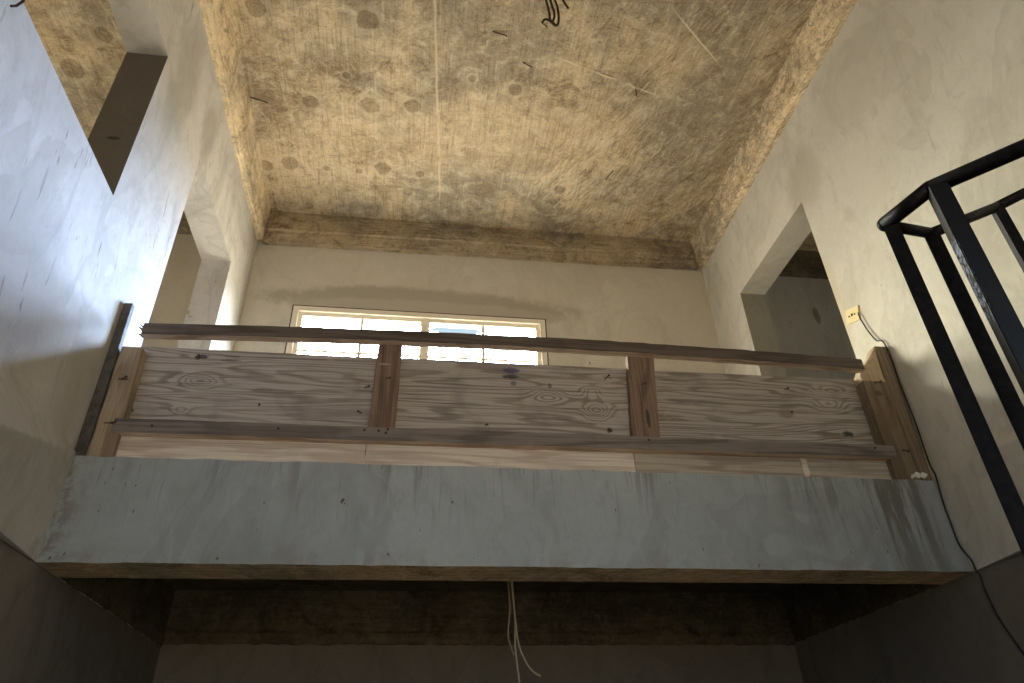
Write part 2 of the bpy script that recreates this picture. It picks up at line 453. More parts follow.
GREY_L, GREY_D = (0.435, 0.395, 0.365), (0.175, 0.148, 0.130)
INK = (0.045, 0.038, 0.034)
M['ply_left'] = timber('weathered_plywood_eye_grain', GREY_L, GREY_D, 'x', freq=14.0, seed=2.0,
                       knots=[((0.41, 0.07, 0.87), (0.075, 1, 0.035), 0.26), ((0.36, 0.07, 0.71), (0.035, 1, 0.02), 0.12)],
                       marks=[((0.395, 0.07, 1.0), (0.03, 1, 0.013), INK, 0.85), ((0.375, 0.07, 1.0), (0.012, 1, 0.018), INK, 0.9),
                              ((0.53, 0.07, 0.985), (0.05, 1, 0.006), INK, 0.6), ((0.53, 0.07, 1.008), (0.045, 1, 0.006), INK, 0.5),
                              ((0.145, 0.07, 0.70), (0.014, 1, 0.012), INK, 0.9)])
M['ply_mid'] = timber('weathered_plywood_knotted', GREY_L, GREY_D, 'x', freq=14.0, seed=5.4,
                      knots=[((2.317, 0.07, 0.79), (0.06, 1, 0.042), 0.30), ((2.30, 0.07, 0.90), (0.04, 1, 0.03), 0.2),
                             ((2.07, 0.07, 0.87), (0.07, 1, 0.035), 0.22)],
                      marks=[((1.89, 0.07, 1.005), (0.045, 1, 0.02), (0.07, 0.06, 0.14), 0.75),
                             ((1.885, 0.07, 0.968), (0.045, 1, 0.013), (0.04, 0.04, 0.07), 0.85),
                             ((1.90, 0.07, 0.93), (0.018, 1, 0.014), (0.06, 0.05, 0.10), 0.6),
                             ((2.37, 0.07, 0.688), (0.014, 1, 0.016), INK, 0.8), ((2.395, 0.07, 0.99), (0.03, 1, 0.007), INK, 0.6),
                             ((2.085, 0.07, 0.925), (0.012, 1, 0.014), INK, 0.6)])
M['ply_right'] = timber('weathered_plywood_wavy', tuple(c * .93 for c in GREY_L), tuple(c * .93 for c in GREY_D), 'x', freq=15.0, seed=8.1,
                        knots=[((3.59, 0.07, 0.885), (0.08, 1, 0.035), 0.22), ((3.62, 0.07, 0.96), (0.08, 1, 0.04), -0.2)],
                        marks=[((3.643, 0.07, 0.715), (0.035, 1, 0.018), INK, 0.95), ((3.56, 0.07, 0.705), (0.09, 1, 0.016), (0.12, 0.09, 0.06), 0.6),
                               ((3.33, 0.07, 0.82), (0.045, 1, 0.028), (0.2, 0.165, 0.13), 0.7)])
M['rail_dark'] = timber('weathered_dark_timber', (0.135, 0.108, 0.094), (0.07, 0.056, 0.05), 'x', freq=7.0, seed=1.0)
M['rail_grey'] = timber('weathered_grey_timber', (0.225, 0.195, 0.178), (0.11, 0.094, 0.086), 'x', freq=7.0, seed=3.0)
M['post_red'] = timber('reddish_brown_timber', (0.24, 0.165, 0.125), (0.12, 0.08, 0.06), 'z', freq=7.0, seed=4.0,
                       marks=[((2.56, 0.03, 0.74), (0.012, 1, 0.05), INK, 0.85), ((1.26, 0.03, 0.98), (0.03, 1, 0.006), (0.5, 0.42, 0.33), 0.5)])
M['post_pale'] = timber('pale_pine_timber', (0.39, 0.31, 0.225), (0.22, 0.165, 0.118), 'z', freq=9.0, seed=6.0,
                        marks=[((0.105, 0.0, 0.82), (0.03, 1, 0.006), INK, 0.8), ((0.11, 0.0, 0.60), (0.035, 1, 0.005), INK, 0.8)])
M['post_right'] = timber('stained_pine_timber', (0.225, 0.175, 0.125), (0.125, 0.092, 0.063), 'z', freq=5.0, seed=9.0,
                         marks=[((3.845, 0.0, 0.93), (0.02, 1, 0.02), INK, 0.6), ((3.84, 0.0, 0.78), (0.05, 1, 0.07), (0.17, 0.11, 0.07), 0.5)])
M['fresh'] = timber('freshly_split_pine', (0.46, 0.36, 0.25), (0.31, 0.23, 0.15), 'z', freq=5.0, seed=11.0)
M['kick_pale'] = timber('pale_stained_plywood', (0.72, 0.645, 0.565), (0.47, 0.375, 0.31), 'x', freq=8.0, seed=12.0)
M['kick_grey'] = timber('grey_stained_plywood', (0.46, 0.41, 0.345), (0.28, 0.235, 0.19), 'x', freq=8.0, seed=15.0)
M['under_pale'] = timber('pale_timber_underside', (0.62, 0.50, 0.40), (0.36, 0.26, 0.20), 'x', freq=7.0, seed=18.0)  # paler tone for the downward faces of the rails
M['batten'] = plain('dark_grey_batten', (0.105, 0.10, 0.095), 0.7, 0, (0.06, 0.057, 0.053), 18.0)
M['rust'] = plain('rusty_steel', (0.045, 0.032, 0.026), 0.7, 0.4, (0.09, 0.05, 0.03), 60.0)
M['black_steel'] = plain('black_painted_steel', (0.004, 0.004, 0.006), 0.5, 0.0, (0.011, 0.009, 0.009), 45.0)
M['black_steel'].node_tree.nodes['Principled BSDF'].inputs['Specular IOR Level'].default_value = 0.12
M['frame'] = plain('cream_window_paint', (0.80, 0.74, 0.62), 0.5)
M['socket'] = plain('yellowed_plastic', (0.72, 0.60, 0.33), 0.5)
M['slot'] = plain('dark_slot', (0.02, 0.018, 0.015), 0.8)
M['cable'] = plain('black_cable_sheath', (0.03, 0.028, 0.025), 0.5)
M['wire_pale'] = plain('pale_wire_insulation', (0.42, 0.36, 0.26), 0.6)
M['wire_tan'] = plain('tan_wire_insulation', (0.30, 0.235, 0.15), 0.6)
M['paper'] = plain('white_paper', (0.85, 0.85, 0.82), 0.9)
M['gap'] = plain('dark_window_gap', (0.06, 0.045, 0.035), 0.9)


def blotched_steel():
    m, k = new_mat('black_steel_pale_blotches')
    v = k.coords()
    n = k.noise(k.scaled(v, (1, 1, 0.6)), 85.0, 4.0, 0.7)
    vz = k.sep(v)[2]
    zone = k.math('MULTIPLY', k.step(vz, 0.36, 0.30), k.step(vz, 0.06, 0.14))
    f = k.math('MULTIPLY', k.step(n, 0.47, 0.55), zone)
    geo = k.new('ShaderNodeNewGeometry')
    nx = k.vmath('DOT_PRODUCT', geo.outputs['Normal'], (-0.85, 0.53, 0.0))
    f = k.math('MULTIPLY', f, k.step(nx, 0.9, 0.97))  # pale bluish blotches kept to one side face
    col = k.mix(f, (0.004, 0.004, 0.006), (0.36, 0.44, 0.62))
    finish(k, col, n, 0.2, 0.001, 0.45)
    return m


M['steel_blotched'] = blotched_steel()


def glass_mat():
    m = bpy.data.materials.new('window_glass')
    m.use_nodes = True
    k = NT(m.node_tree)
    k.n.clear()
    out = k.new('ShaderNodeOutputMaterial')
    tr = k.new('ShaderNodeBsdfTransparent')
    tr.inputs[0].default_value = (0.95, 0.97, 0.97, 1)
    gl = k.new('ShaderNodeBsdfGlossy')
    gl.inputs['Roughness'].default_value = 0.03
    mx = k.new('ShaderNodeMixShader')
    mx.inputs[0].default_value = 0.05
    k.l.new(tr.outputs[0], mx.inputs[1])
    k.l.new(gl.outputs[0], mx.inputs[2])
    k.l.new(mx.outputs[0], out.inputs[0])
    return m


M['glass'] = glass_mat()


# ------------------------------------------------------------------ mesh helpers
def obj(name, bm, mats, parent=None, smooth=False):
    me = bpy.data.meshes.new(name)
    bmesh.ops.recalc_face_normals(bm, faces=bm.faces[:])
    bm.to_mesh(me)
    bm.free()
    for mm in (mats if isinstance(mats, (list, tuple)) else [mats]):
        me.materials.append(mm)
    if smooth:
        for p in me.polygons:
            p.use_smooth = True
    o = bpy.data.objects.new(name, me)
    C.objects.link(o)
    if parent is not None:
        o.parent = parent
        o.matrix_parent_inverse = Matrix.Translation(-Vector(parent.location))
    return o


def structure(o):
    o['kind'] = 'structure'
    return o


def tag(o, label, cat, group=None):
    o['label'] = label
    o['category'] = cat
    if group:
        o['group'] = group
    return o


def thing(name, loc, label, cat, group=None):
    o = bpy.data.objects.new(name, None)
    o.location = loc
    o.empty_display_size = 0.05
    C.objects.link(o)
    return tag(o, label, cat, group)


def add_box(bm, x0, x1, y0, y1, z0, z1):
    vs_ = [bm.verts.new(p) for p in ((x0, y0, z0), (x1, y0, z0), (x1, y1, z0), (x0, y1, z0),
                                     (x0, y0, z1), (x1, y0, z1), (x1, y1, z1), (x0, y1, z1))]
    return [bm.faces.new([vs_[i] for i in q]) for q in
            ((0, 3, 2, 1), (4, 5, 6, 7), (0, 1, 5, 4), (1, 2, 6, 5), (2, 3, 7, 6), (3, 0, 4, 7))]


def slab(x0, x1, y0, y1, z0, z1):
    bm = bmesh.new()
    add_box(bm, x0, x1, y0, y1, z0, z1)
    return bm


def board(corners_lo, corners_hi, n, bevel=0.004, wob=0.0015, seed=0, bow=0.0):
    """loft between two end quads (each 4 points, same order) in n segments; worn, uneven arrises"""
    rnd = random.Random(seed)
    bm = bmesh.new()
    rings = []
    for i in range(n + 1):
        t = i / n
        ring = []
        for a, b in zip(corners_lo, corners_hi):
            p = Vector(a).lerp(Vector(b), t) + Vector((0, 0, bow * 4 * t * (1 - t)))
            j = 0.0 if i in (0, n) else wob
            ring.append(bm.verts.new(p + Vector((rnd.uniform(-j, j), rnd.uniform(-j, j), rnd.uniform(-j, j)))))
        rings.append(ring)
    for i in range(n):
        for q in range(4):
            bm.faces.new((rings[i][q], rings[i][(q + 1) % 4], rings[i + 1][(q + 1) % 4], rings[i + 1][q]))
    bm.faces.new(rings[0][::-1])
    bm.faces.new(rings[-1])
    bmesh.ops.recalc_face_normals(bm, faces=bm.faces[:])
    if bevel:
        sharp = [e for e in bm.edges if len(e.link_faces) == 2 and e.calc_face_angle(0) > 0.7]
        bmesh.ops.bevel(bm, geom=sharp, offset=bevel, segments=2, affect='EDGES', profile=0.6)
    return bm


def board_x(x0, x1, y0, y1, z0, z1, n=24, bevel=0.004, wob=0.0015, seed=0, dz=(0, 0), bow=0.0):
    lo = [(x0, y0, z0 + dz[0]), (x0, y1, z0 + dz[0]), (x0, y1, z1 + dz[0]), (x0, y0, z1 + dz[0])]
    hi = [(x1, y0, z0 + dz[1]), (x1, y1, z0 + dz[1]), (x1, y1, z1 + dz[1]), (x1, y0, z1 + dz[1])]
    return board(lo, hi, n, bevel, wob, seed, bow)


def board_z(xb0, xb1, xt0, xt1, y0, y1, z0, z1, n=10, bevel=0.004, wob=0.0015, seed=0):
    lo = [(xb0, y0, z0), (xb1, y0, z0), (xb1, y1, z0), (xb0, y1, z0)]
    hi = [(xt0, y0, z1), (xt1, y0, z1), (xt1, y1, z1), (xt0, y1, z1)]
    return board(lo, hi, n, bevel, wob, seed)


def pierced(a_cuts, z_cuts, t0, t1, hole, place):
    """a wall with rectangular openings as one closed mesh; place(a, z, t) -> point"""
    bm = bmesh.new()
    cache = {}

    def vt(a, z, t):
        key = (round(a, 5), round(z, 5), round(t, 5))
        if key not in cache:
            cache[key] = bm.verts.new(place(a, z, t))
        return cache[key]
    na, nz = len(a_cuts) - 1, len(z_cuts) - 1

    def solid(i, j):
        if not (0 <= i < na and 0 <= j < nz):
            return False
        return not hole((a_cuts[i] + a_cuts[i + 1]) / 2, (z_cuts[j] + z_cuts[j + 1]) / 2)
    for i in range(na):
        for j in range(nz):
            if not solid(i, j):
                continue
            a0, a1, z0, z1 = a_cuts[i], a_cuts[i + 1], z_cuts[j], z_cuts[j + 1]
            for t in (t0, t1):
                bm.faces.new([vt(a0, z0, t), vt(a1, z0, t), vt(a1, z1, t), vt(a0, z1, t)])
            if not solid(i - 1, j):
                bm.faces.new([vt(a0, z0, t0), vt(a0, z1, t0), vt(a0, z1, t1), vt(a0, z0, t1)])
            if not solid(i + 1, j):
                bm.faces.new([vt(a1, z0, t0), vt(a1, z1, t0), vt(a1, z1, t1), vt(a1, z0, t1)])
            if not solid(i, j - 1):
                bm.faces.new([vt(a0, z0, t0), vt(a1, z0, t0), vt(a1, z0, t1), vt(a0, z0, t1)])
            if not solid(i, j + 1):
                bm.faces.new([vt(a0, z1, t0), vt(a1, z1, t0), vt(a1, z1, t1), vt(a0, z1, t1)])
    return bm


def tube_bm(bm, pts, r, seg=10, cap=True):
    pts = [Vector(p) for p in pts]
    n = len(pts)
    up = None
    rings = []
    for i, p in enumerate(pts):
        if i == 0:
            tan = pts[1] - pts[0]
        elif i == n - 1:
            tan = pts[-1] - pts[-2]
        else:
            tan = (pts[i + 1] - p).normalized() + (p - pts[i - 1]).normalized()
        tan.normalize()
        if up is None:
            up = tan.orthogonal().normalized()
        up = (up - tan * up.dot(tan)).normalized()
        bi = tan.cross(up)
        k = 1.0
        if 0 < i < n - 1:
            c = max(0.35, tan.dot((p - pts[i - 1]).normalized()))
            k = 1.0 / c if False else 1.0
        rr = r[i] if isinstance(r, (list, tuple)) else r
        rings.append([bm.verts.new(p + (up * math.cos(2 * PI * q / seg) + bi * math.sin(2 * PI * q / seg)) * rr * k)
                      for q in range(seg)])
    for i in range(n - 1):
        for q in range(seg):
            bm.faces.new((rings[i][q], rings[i][(q + 1) % seg], rings[i + 1][(q + 1) % seg], rings[i + 1][q]))
    if cap:
        bm.faces.new(rings[0][::-1])
        bm.faces.new(rings[-1])
    return bm


def smooth_path(pts, n=8):
    """Catmull-Rom through the points"""
    P = [Vector(p) for p in pts]
    P = [P[0] * 2 - P[1]] + P + [P[-1] * 2 - P[-2]]
    out = []
    for i in range(1, len(P) - 2):
        for s in range(n):
            t = s / n
            a, b, c, e = P[i - 1], P[i], P[i + 1], P[i + 2]
            out.append(0.5 * ((2 * b) + (-a + c) * t + (2 * a - 5 * b + 4 * c - e) * t * t + (-a + 3 * b - 3 * c + e) * t ** 3))
    out.append(P[-2])
    return out


# ------------------------------------------------------------------ the shell
YF, YB = -4.5, 1.853          # front wall and back wall faces
ZG, ZC = -2.45, 3.57          # ground floor and ceiling
ZS = 0.444                    # top of the landing
def in_rect(a, z, r): return r[0] < a < r[1] and r[2] < z < r[3]


HOLES_L = [(-1.60, -0.415, 1.543, 2.583), (0.315, 1.322, ZS, 2.588)]
HOLES_R = [(0.268, 1.319, ZS, 2.602)]
HOLES_B = [(0.384, 2.475, 1.45, 2.607)]

structure(obj('wall_left', pierced([YF, -1.60, -0.415, 0.315, 1.322, 2.06], [0, ZS, 1.543, 2.583, 2.588, ZC], 0.0, -0.21,
          lambda a, z: any(in_rect(a, z, r) for r in HOLES_L), lambda a, z, t: (t, a, z)), M['left']))
# far reveal of the inner window opening: its shade painted in as darker render
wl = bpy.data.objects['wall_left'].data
wl.materials.append(M['reveal_shade'])
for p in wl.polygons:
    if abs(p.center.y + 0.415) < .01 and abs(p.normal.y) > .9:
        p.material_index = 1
structure(obj('wall_right', pierced([YF, 0.268, 1.319, 2.06], [0, ZS, 2.602, ZC], 4.0, 4.215,
          lambda a, z: any(in_rect(a, z, r) for r in HOLES_R), lambda a, z, t: (t, a, z)), M['right']))
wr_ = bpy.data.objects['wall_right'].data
wr_.materials.append(M['reveal'])  # shade of the far door reveal is put in by this darker render
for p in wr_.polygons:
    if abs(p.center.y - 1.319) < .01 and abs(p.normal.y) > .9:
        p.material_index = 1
structure(obj('wall_back', pierced([0.0, 0.384, 2.475, 4.0], [0.33, 1.45, 2.607, ZC], YB, 2.06,
          lambda a, z: in_rect(a, z, HOLES_B[0]), lambda a, z, t: (a, t, z)), M['back']))
structure(obj('wall_left_room_back', slab(-3.0, -0.21, YB, 2.06, 0.33, ZC), M['left_room']))
structure(obj('wall_right_room_back', slab(4.215, 7.0, YB, 2.06, 0.33, ZC), M['side_room']))
structure(obj('wall_left_room_side', pierced([YF - .2, 0.1, 1.5, 2.06], [0.33, 1.3, 2.6, ZC], -3.0, -3.2,
          lambda a, z: in_rect(a, z, (0.1, 1.5, 1.3, 2.6)), lambda a, z, t: (t, a, z)), M['left_room']))
structure(obj('wall_right_room_side', pierced([YF - .2, -0.9, 0.1, 2.06], [0.33, 1.5, 2.6, ZC], 7.0, 7.2,
          lambda a, z: in_rect(a, z, (-0.9, 0.1, 1.5, 2.6)), lambda a, z, t: (t, a, z)), M['side_room']))
structure(obj('wall_left_room_front', slab(-3.0, -0.21, YF - .2, YF, 0.33, ZC), M['left_room']))
structure(obj('wall_right_room_front', slab(4.215, 7.0, YF - .2, YF, 0.33, ZC), M['side_room']))
structure(obj('wall_left_lower', slab(-0.24, -0.003, YF, 1.95, ZG, 0.0), M['low']))
structure(obj('wall_right_lower', slab(4.003, 4.24, YF, 1.95, ZG, 0.0), M['low']))
structure(obj('wall_back_lower', slab(-0.003, 4.003, 1.755, 1.95, ZG, 0.33), M['low']))
structure(obj('wall_front', pierced([-0.24, 0.8, 3.2, 4.24], [ZG, -2.0, 1.3, ZC], YF, YF - .2,
          lambda a, z: in_rect(a, z, (0.8, 3.2, -2.0, 1.3)), lambda a, z, t: (a, t, z)), M['low']))
structure(obj('floor', slab(-0.24, 4.24, YF - .2, 1.95, ZG - .15, ZG), M['screed']))
structure(obj('floor_landing', slab(0.0, 4.0, 0.2, YB, 0.333, ZS - .002), [M['screed']]))
structure(obj('floor_left_room', slab(-3.2, -0.21, YF - .2, 2.06, 0.30, ZS), M['screed']))
structure(obj('floor_right_room', slab(4.215, 7.2, YF - .2, 2.06, 0.30, ZS), M['screed']))
structure(obj('ceiling', slab(-3.2, 7.2, YF - .2, 2.06, ZC, ZC + .15), M['ceiling']))


# landing edge beam: grey render on the face, brown cast concrete on the soffit
def beam_bm():
    bm = bmesh.new()
    n = 60
    rnd = random.Random(3)
    top, bot, back, btop = [], [], [], []
    for i in range(n + 1):
        x = 4.0 * i / n
        e = rnd.uniform(-.0025, .0025)
        top.append(bm.verts.new((x, 0.0 + e * .4, ZS + rnd.uniform(-.003, .003))))
        bot.append(bm.verts.new((x, 0.0, 0.0 + e)))
        back.append(bm.verts.new((x, 0.225 + e * 2, 0.0)))
        btop.append(bm.verts.new((x, 0.225, 0.335)))
    for i in range(n):
        f = bm.faces.new((top[i], top[i + 1], bot[i + 1], bot[i]))
        f.material_index = 0
        f = bm.faces.new((bot[i], bot[i + 1], back[i + 1], back[i]))
        f.material_index = 1
        f = bm.faces.new((back[i], back[i + 1], btop[i + 1], btop[i]))
        f.material_index = 1
        f = bm.faces.new((btop[i], btop[i + 1], top[i + 1], top[i]))
        f.material_index = 1
    bm.faces.new((top[0], bot[0], back[0], btop[0]))
    bm.faces.new((top[n], bot[n], back[n], btop[n]))
    return bm


structure(obj('trim_1', beam_bm(), [M['beam'], raw_concrete('soffit_concrete', 'x', 1.9, 1.25, knots=False)]))


# ring beams under the ceiling and under the landing, cast rough
def rough_bar(axis, length, prof0, prof1, n, seed, amp=0.004):
    """prof0/prof1: cross-section at both ends, list of (u, z); length: (start, end) along the axis"""
    rnd = random.Random(seed)
    bm = bmesh.new()
    rings = []
    for i in range(n + 1):
        t = i / n
        L = length[0] + (length[1] - length[0]) * t
        ring = []
        for q, ((u0, z0), (u1, z1)) in enumerate(zip(prof0, prof1)):
            u = u0 + (u1 - u0) * t + rnd.uniform(-amp, amp)
            z = z0 + (z1 - z0) * t + rnd.uniform(-amp, amp)
            ring.append(bm.verts.new((u, L, z) if axis == 'y' else (L, u, z)))
        rings.append(ring)
    m_ = len(prof0)
    for i in range(n):
        for q in range(m_):
            bm.faces.new((rings[i][q], rings[i][(q + 1) % m_], rings[i + 1][(q + 1) % m_], rings[i + 1][q]))
    bm.faces.new(rings[0])
    bm.faces.new(rings[-1])
    return bm


structure(obj('trim_2', rough_bar('y', (YF, 1.80), [(-.002, 3.265), (.045, 3.275), (.08, 3.33), (.17, 3.575), (-.002, 3.575)],
          [(-.002, 3.225), (.05, 3.235), (.058, 3.30), (.065, 3.575), (-.002, 3.575)], 150, 5), M['ring_y']))
structure(obj('trim_3', rough_bar('y', (YF, 1.80), [(4.002, 3.27), (3.97, 3.275), (3.955, 3.30), (3.935, 3.575), (4.002, 3.575)],
          [(4.002, 3.265), (3.965, 3.27), (3.94, 3.30), (3.915, 3.575), (4.002, 3.575)], 150, 6), M['ring_y']))
structure(obj('trim_4', rough_bar('x', (0.04, 3.95), [(1.855, 3.225), (1.80, 3.225), (1.795, 3.34), (1.782, 3.352), (1.79, 3.46), (1.80, 3.575), (1.855, 3.575)],
          [(1.855, 3.262), (1.80, 3.262), (1.795, 3.37), (1.782, 3.382), (1.79, 3.49), (1.80, 3.575), (1.855, 3.575)], 110, 8, 0.003), M['ring_x']))
structure(obj('trim_5', rough_bar('x', (-3.0, -0.21), [(1.855, 3.28), (1.79, 3.28), (1.79, 3.575), (1.855, 3.575)],
          [(1.855, 3.28), (1.79, 3.28), (1.79, 3.575), (1.855, 3.575)], 40, 9, 0.003), M['ring_x']))
structure(obj('trim_6', rough_bar('x', (4.215, 7.0), [(1.855, 3.27), (1.80, 3.27), (1.80, 3.575), (1.855, 3.575)],
          [(1.855, 3.27), (1.80, 3.27), (1.80, 3.575), (1.855, 3.575)], 40, 10, 0.003), M['under']))
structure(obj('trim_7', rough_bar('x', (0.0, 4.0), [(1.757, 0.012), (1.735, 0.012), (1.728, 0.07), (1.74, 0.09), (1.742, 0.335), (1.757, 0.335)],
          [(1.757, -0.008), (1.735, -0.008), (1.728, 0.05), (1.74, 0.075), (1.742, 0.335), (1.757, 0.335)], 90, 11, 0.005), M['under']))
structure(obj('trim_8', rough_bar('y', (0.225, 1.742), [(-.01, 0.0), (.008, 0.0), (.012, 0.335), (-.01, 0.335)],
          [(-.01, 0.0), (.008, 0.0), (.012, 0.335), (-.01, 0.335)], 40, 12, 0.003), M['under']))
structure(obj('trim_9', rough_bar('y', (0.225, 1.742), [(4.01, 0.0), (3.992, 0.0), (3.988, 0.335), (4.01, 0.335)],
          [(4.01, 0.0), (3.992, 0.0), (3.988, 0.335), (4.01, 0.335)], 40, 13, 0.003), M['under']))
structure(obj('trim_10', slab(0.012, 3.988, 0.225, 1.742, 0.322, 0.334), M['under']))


# thickened render at landing level on both side walls of the void
def ledge(sign, x_wall, drop, swell, mat, name, seed):
    rnd = random.Random(seed)
    bm = bmesh.new()
    ny, nz = 60, 90
    grid = []
    for i in range(ny + 1):
        y = -3.2 * i / ny
        yy = max(y, -0.9)
        zt = 0.475 + 0.02 * min(1, -y / .3)
        zn = 0.456 + drop * yy
        top = 0.012 - swell * yy
        row = []
        for j in range(nz + 1):
            z = 0.0 + 0.62 * j / nz
            if z >= zt:
                b = 0.001
            elif z >= zn:
                t = (zt - z) / max(1e-4, zt - zn)
                b = 0.001 + (top - 0.001) * t
            else:
                bl = 0.003 + min(0.05, -y * 0.085)
                b = bl + (top - bl) * (z / zn)
            b += rnd.uniform(-.0004, .0004)
            row.append(bm.verts.new((x_wall + sign * b, y, z)))
        grid.append(row)
    for i in range(ny):
        for j in range(nz):
            bm.faces.new((grid[i][j], grid[i + 1][j], grid[i + 1][j + 1], grid[i][j + 1]))
    # underside, back to the wall
    low = [bm.verts.new((x_wall - sign * 0.004, -3.2 * i / ny, 0.0)) for i in range(ny + 1)]
    for i in range(ny):
        bm.faces.new((grid[i][0], low[i], low[i + 1], grid[i + 1][0]))
    return structure(obj(name, bm, mat))


ledge(1, 0.0, 0.33, 0.19, M['left'], 'trim_11', 21)
ledge(-1, 4.0, 0.12, 0.12, M['right'], 'trim_12', 22)


# ------------------------------------------------------------------ window in the back wall
def window(name, x0, x1, z0, z1, y, turn=None):
    root = bpy.data.objects.new(name, None)
    root.location = ((x0 + x1) / 2, y + .03, z0)
    root['kind'] = 'structure'
    C.objects.link(root)
    fw = 0.05
    bm = bmesh.new()
    # outer frame: four members with a stepped rebate
    for (a, b, c, e) in ((x0 + .006, x1 - .006, z1 - fw, z1 - .006), (x0 + .006, x1 - .006, z0, z0 + fw)):
        add_box(bm, a, b, y - .004, y + .07, c, e)
    for (a, b) in ((x0 + .006, x0 + fw), (x1 - fw, x1 - .006)):
        add_box(bm, a, b, y - .004, y + .07, z0 + fw, z1 - fw)
    xm = (x0 + x1) / 2 + .03
    add_box(bm, xm - .012, xm + .012, y + .004, y + .07, z0 + fw, z1 - fw)
    obj('window_frame', bm, M['frame'], root)
    bm = bmesh.new()
    for (a, b) in ((x0 - .004, x0 + .006), (x1 - .006, x1 + .004)):
        add_box(bm, a, b, y - .002, y + .06, z0, z1 + .004)
    add_box(bm, x0 + .006, x1 - .006, y - .002, y + .06, z1 - .006, z1 + .004)
    obj('frame_gap', bm, M['gap'], root)
    for (a, b) in ((x0 + fw, xm - .012), (xm + .012, x1 - fw)):
        za, zb = z0 + fw, z1 - fw
        sw = 0.035
        bm = bmesh.new()
        add_box(bm, a, b, y + .018, y + .055, zb - sw, zb)
        add_box(bm, a, b, y + .018, y + .055, za, za + sw)
        sa, sb = (sw, .024) if a < xm - .02 else (.024, sw)
        add_box(bm, a, a + sa, y + .018, y + .055, za + sw, zb - sw)
        add_box(bm, b - sb, b, y + .018, y + .055, za + sw, zb - sw)
        sash = obj('window_sash', bm, M['frame'], root)
        cx = (a + sa + b - sb) / 2
        bm = bmesh.new()
        add_box(bm, cx - .011, cx + .011, y + .024, y + .05, za + sw, zb - sw)
        hz = [za + sw + (zb - za - 2 * sw) * f for f in (0.333, 0.667)]
        for h in hz:
            add_box(bm, a + sa, cx - .011, y + .026, y + .048, h - .008, h + .008)
            add_box(bm, cx + .011, b - sb, y + .026, y + .048, h - .008, h + .008)
        obj('glazing_bar', bm, M['frame'], sash)
        zs = [za + sw] + hz + [zb - sw]
        for xa, xb in ((a + sa, cx), (cx, b - sb)):
            for q in range(3):
                obj('glass_pane', slab(xa, xb, y + .036, y + .039, zs[q], zs[q + 1]), M['glass'], sash)
    if turn:
        root.location, root.rotation_euler = turn[0], (0, 0, turn[1])
    return root


window('window_1', 0.384, 2.475, 1.45, 2.607, YB)
window('window_2', -0.7, 0.7, 1.30, 2.60, 0.0, ((-3.05, 0.8, 1.30), PI / 2))
window('added_window_4', -0.5, 0.5, 1.50, 2.60, 0.0, ((7.05, -0.4, 1.50), -PI / 2))  # unseen window, added to brighten the right side room
window('window_3', 0.8, 3.2, -2.0, 1.3, YF - .08)

# ------------------------------------------------------------------ makeshift timber railing on the landing
rail = thing('wooden_railing', (1.95, 0.03, ZS),
             'makeshift railing of weathered timber and grey plywood along the landing edge', 'railing')
obj('top_rail', board_x(0.124, 3.806, -0.012, 0.034, 1.058, 1.124, 60, .005, .0018, 1, (0, .008), .037), M['rail_dark'], rail)['label'] = 'dark weathered top rail'
obj('bottom_rail', board_x(0.128, 3.815, -0.012, 0.036, 0.553, 0.622, 60, .005, .0018, 2), M['rail_grey'], rail)['label'] = 'grey weathered bottom rail'
obj('post', board_z(1.206, 1.326, 1.222, 1.338, 0.026, 0.070, 0.562, 1.112, 14, .005, .002, 3), M['post_red'], rail)['label'] = 'splintered reddish brown post, the left one'
obj('post', board_z(2.462, 2.600, 2.500, 2.642, 0.026, 0.070, 0.562, 1.112, 14, .005, .002, 4), M['post_red'], rail)['label'] = 'reddish brown post with a dark gouge, the right one'
obj('plywood_panel', board_x(0.105, 1.27, 0.0705, 0.084, 0.52, 1.042, 16, .0015, .0006, 5), M['ply_left'], rail)['label'] = 'grey plywood panel with an eye-shaped grain figure'
obj('plywood_panel', board_x(1.272, 2.56, 0.0705, 0.084, 0.52, 1.048, 16, .0015, .0006, 6), M['ply_mid'], rail)['label'] = 'grey plywood panel with knots and blue ink stain'
obj('plywood_panel', board_x(2.562, 3.84, 0.0705, 0.084, 0.52, 1.047, 16, .0015, .0006, 7), M['ply_right'], rail)['label'] = 'grey plywood panel with wavy grain and dark knot'
obj('kick_board', board_x(0.155, 1.205, 0.032, 0.050, 0.446, 0.56, 14, .002, .001, 8), M['kick_pale'], rail)
obj('kick_board', board_x(1.208, 2.462, 0.032, 0.050, 0.446, 0.56, 14, .002, .001, 9), M['kick_pale'], rail)
obj('kick_board', board_x(2.466, 3.31, 0.032, 0.050, 0.446, 0.56, 14, .002, .001, 10), M['kick_grey'], rail)
obj('kick_board', board_x(3.345, 3.775, 0.032, 0.050, 0.446, 0.56, 14, .002, .001, 11), M['kick_grey'], rail)
obj('filler_strip', board_z(3.312, 3.343, 3.312, 3.343, 0.028, 0.046, 0.462, 0.556, 4, .002, .001, 12), M['kick_pale'], rail)
obj('end_post', board_z(0.053, 0.160, 0.0545, 0.147, 0.0, 0.070, ZS, 0.995, 12, .005, .002, 13), M['post_pale'], rail)['label'] = 'pale pine end post at the left wall'
ep = obj('end_post', board_z(3.776, 3.905, 3.776, 3.915, 0.0, 0.070, ZS, 1.005, 12, .005, .002, 14), M['post_right'], rail)
ep['label'] = 'broad stained end post at the right wall'
obj('back_board', board_z(3.908, 3.974, 3.925, 3.996, 0.004, 0.070, ZS, 1.235, 14, .004, .002, 15), M['post_right'], rail)


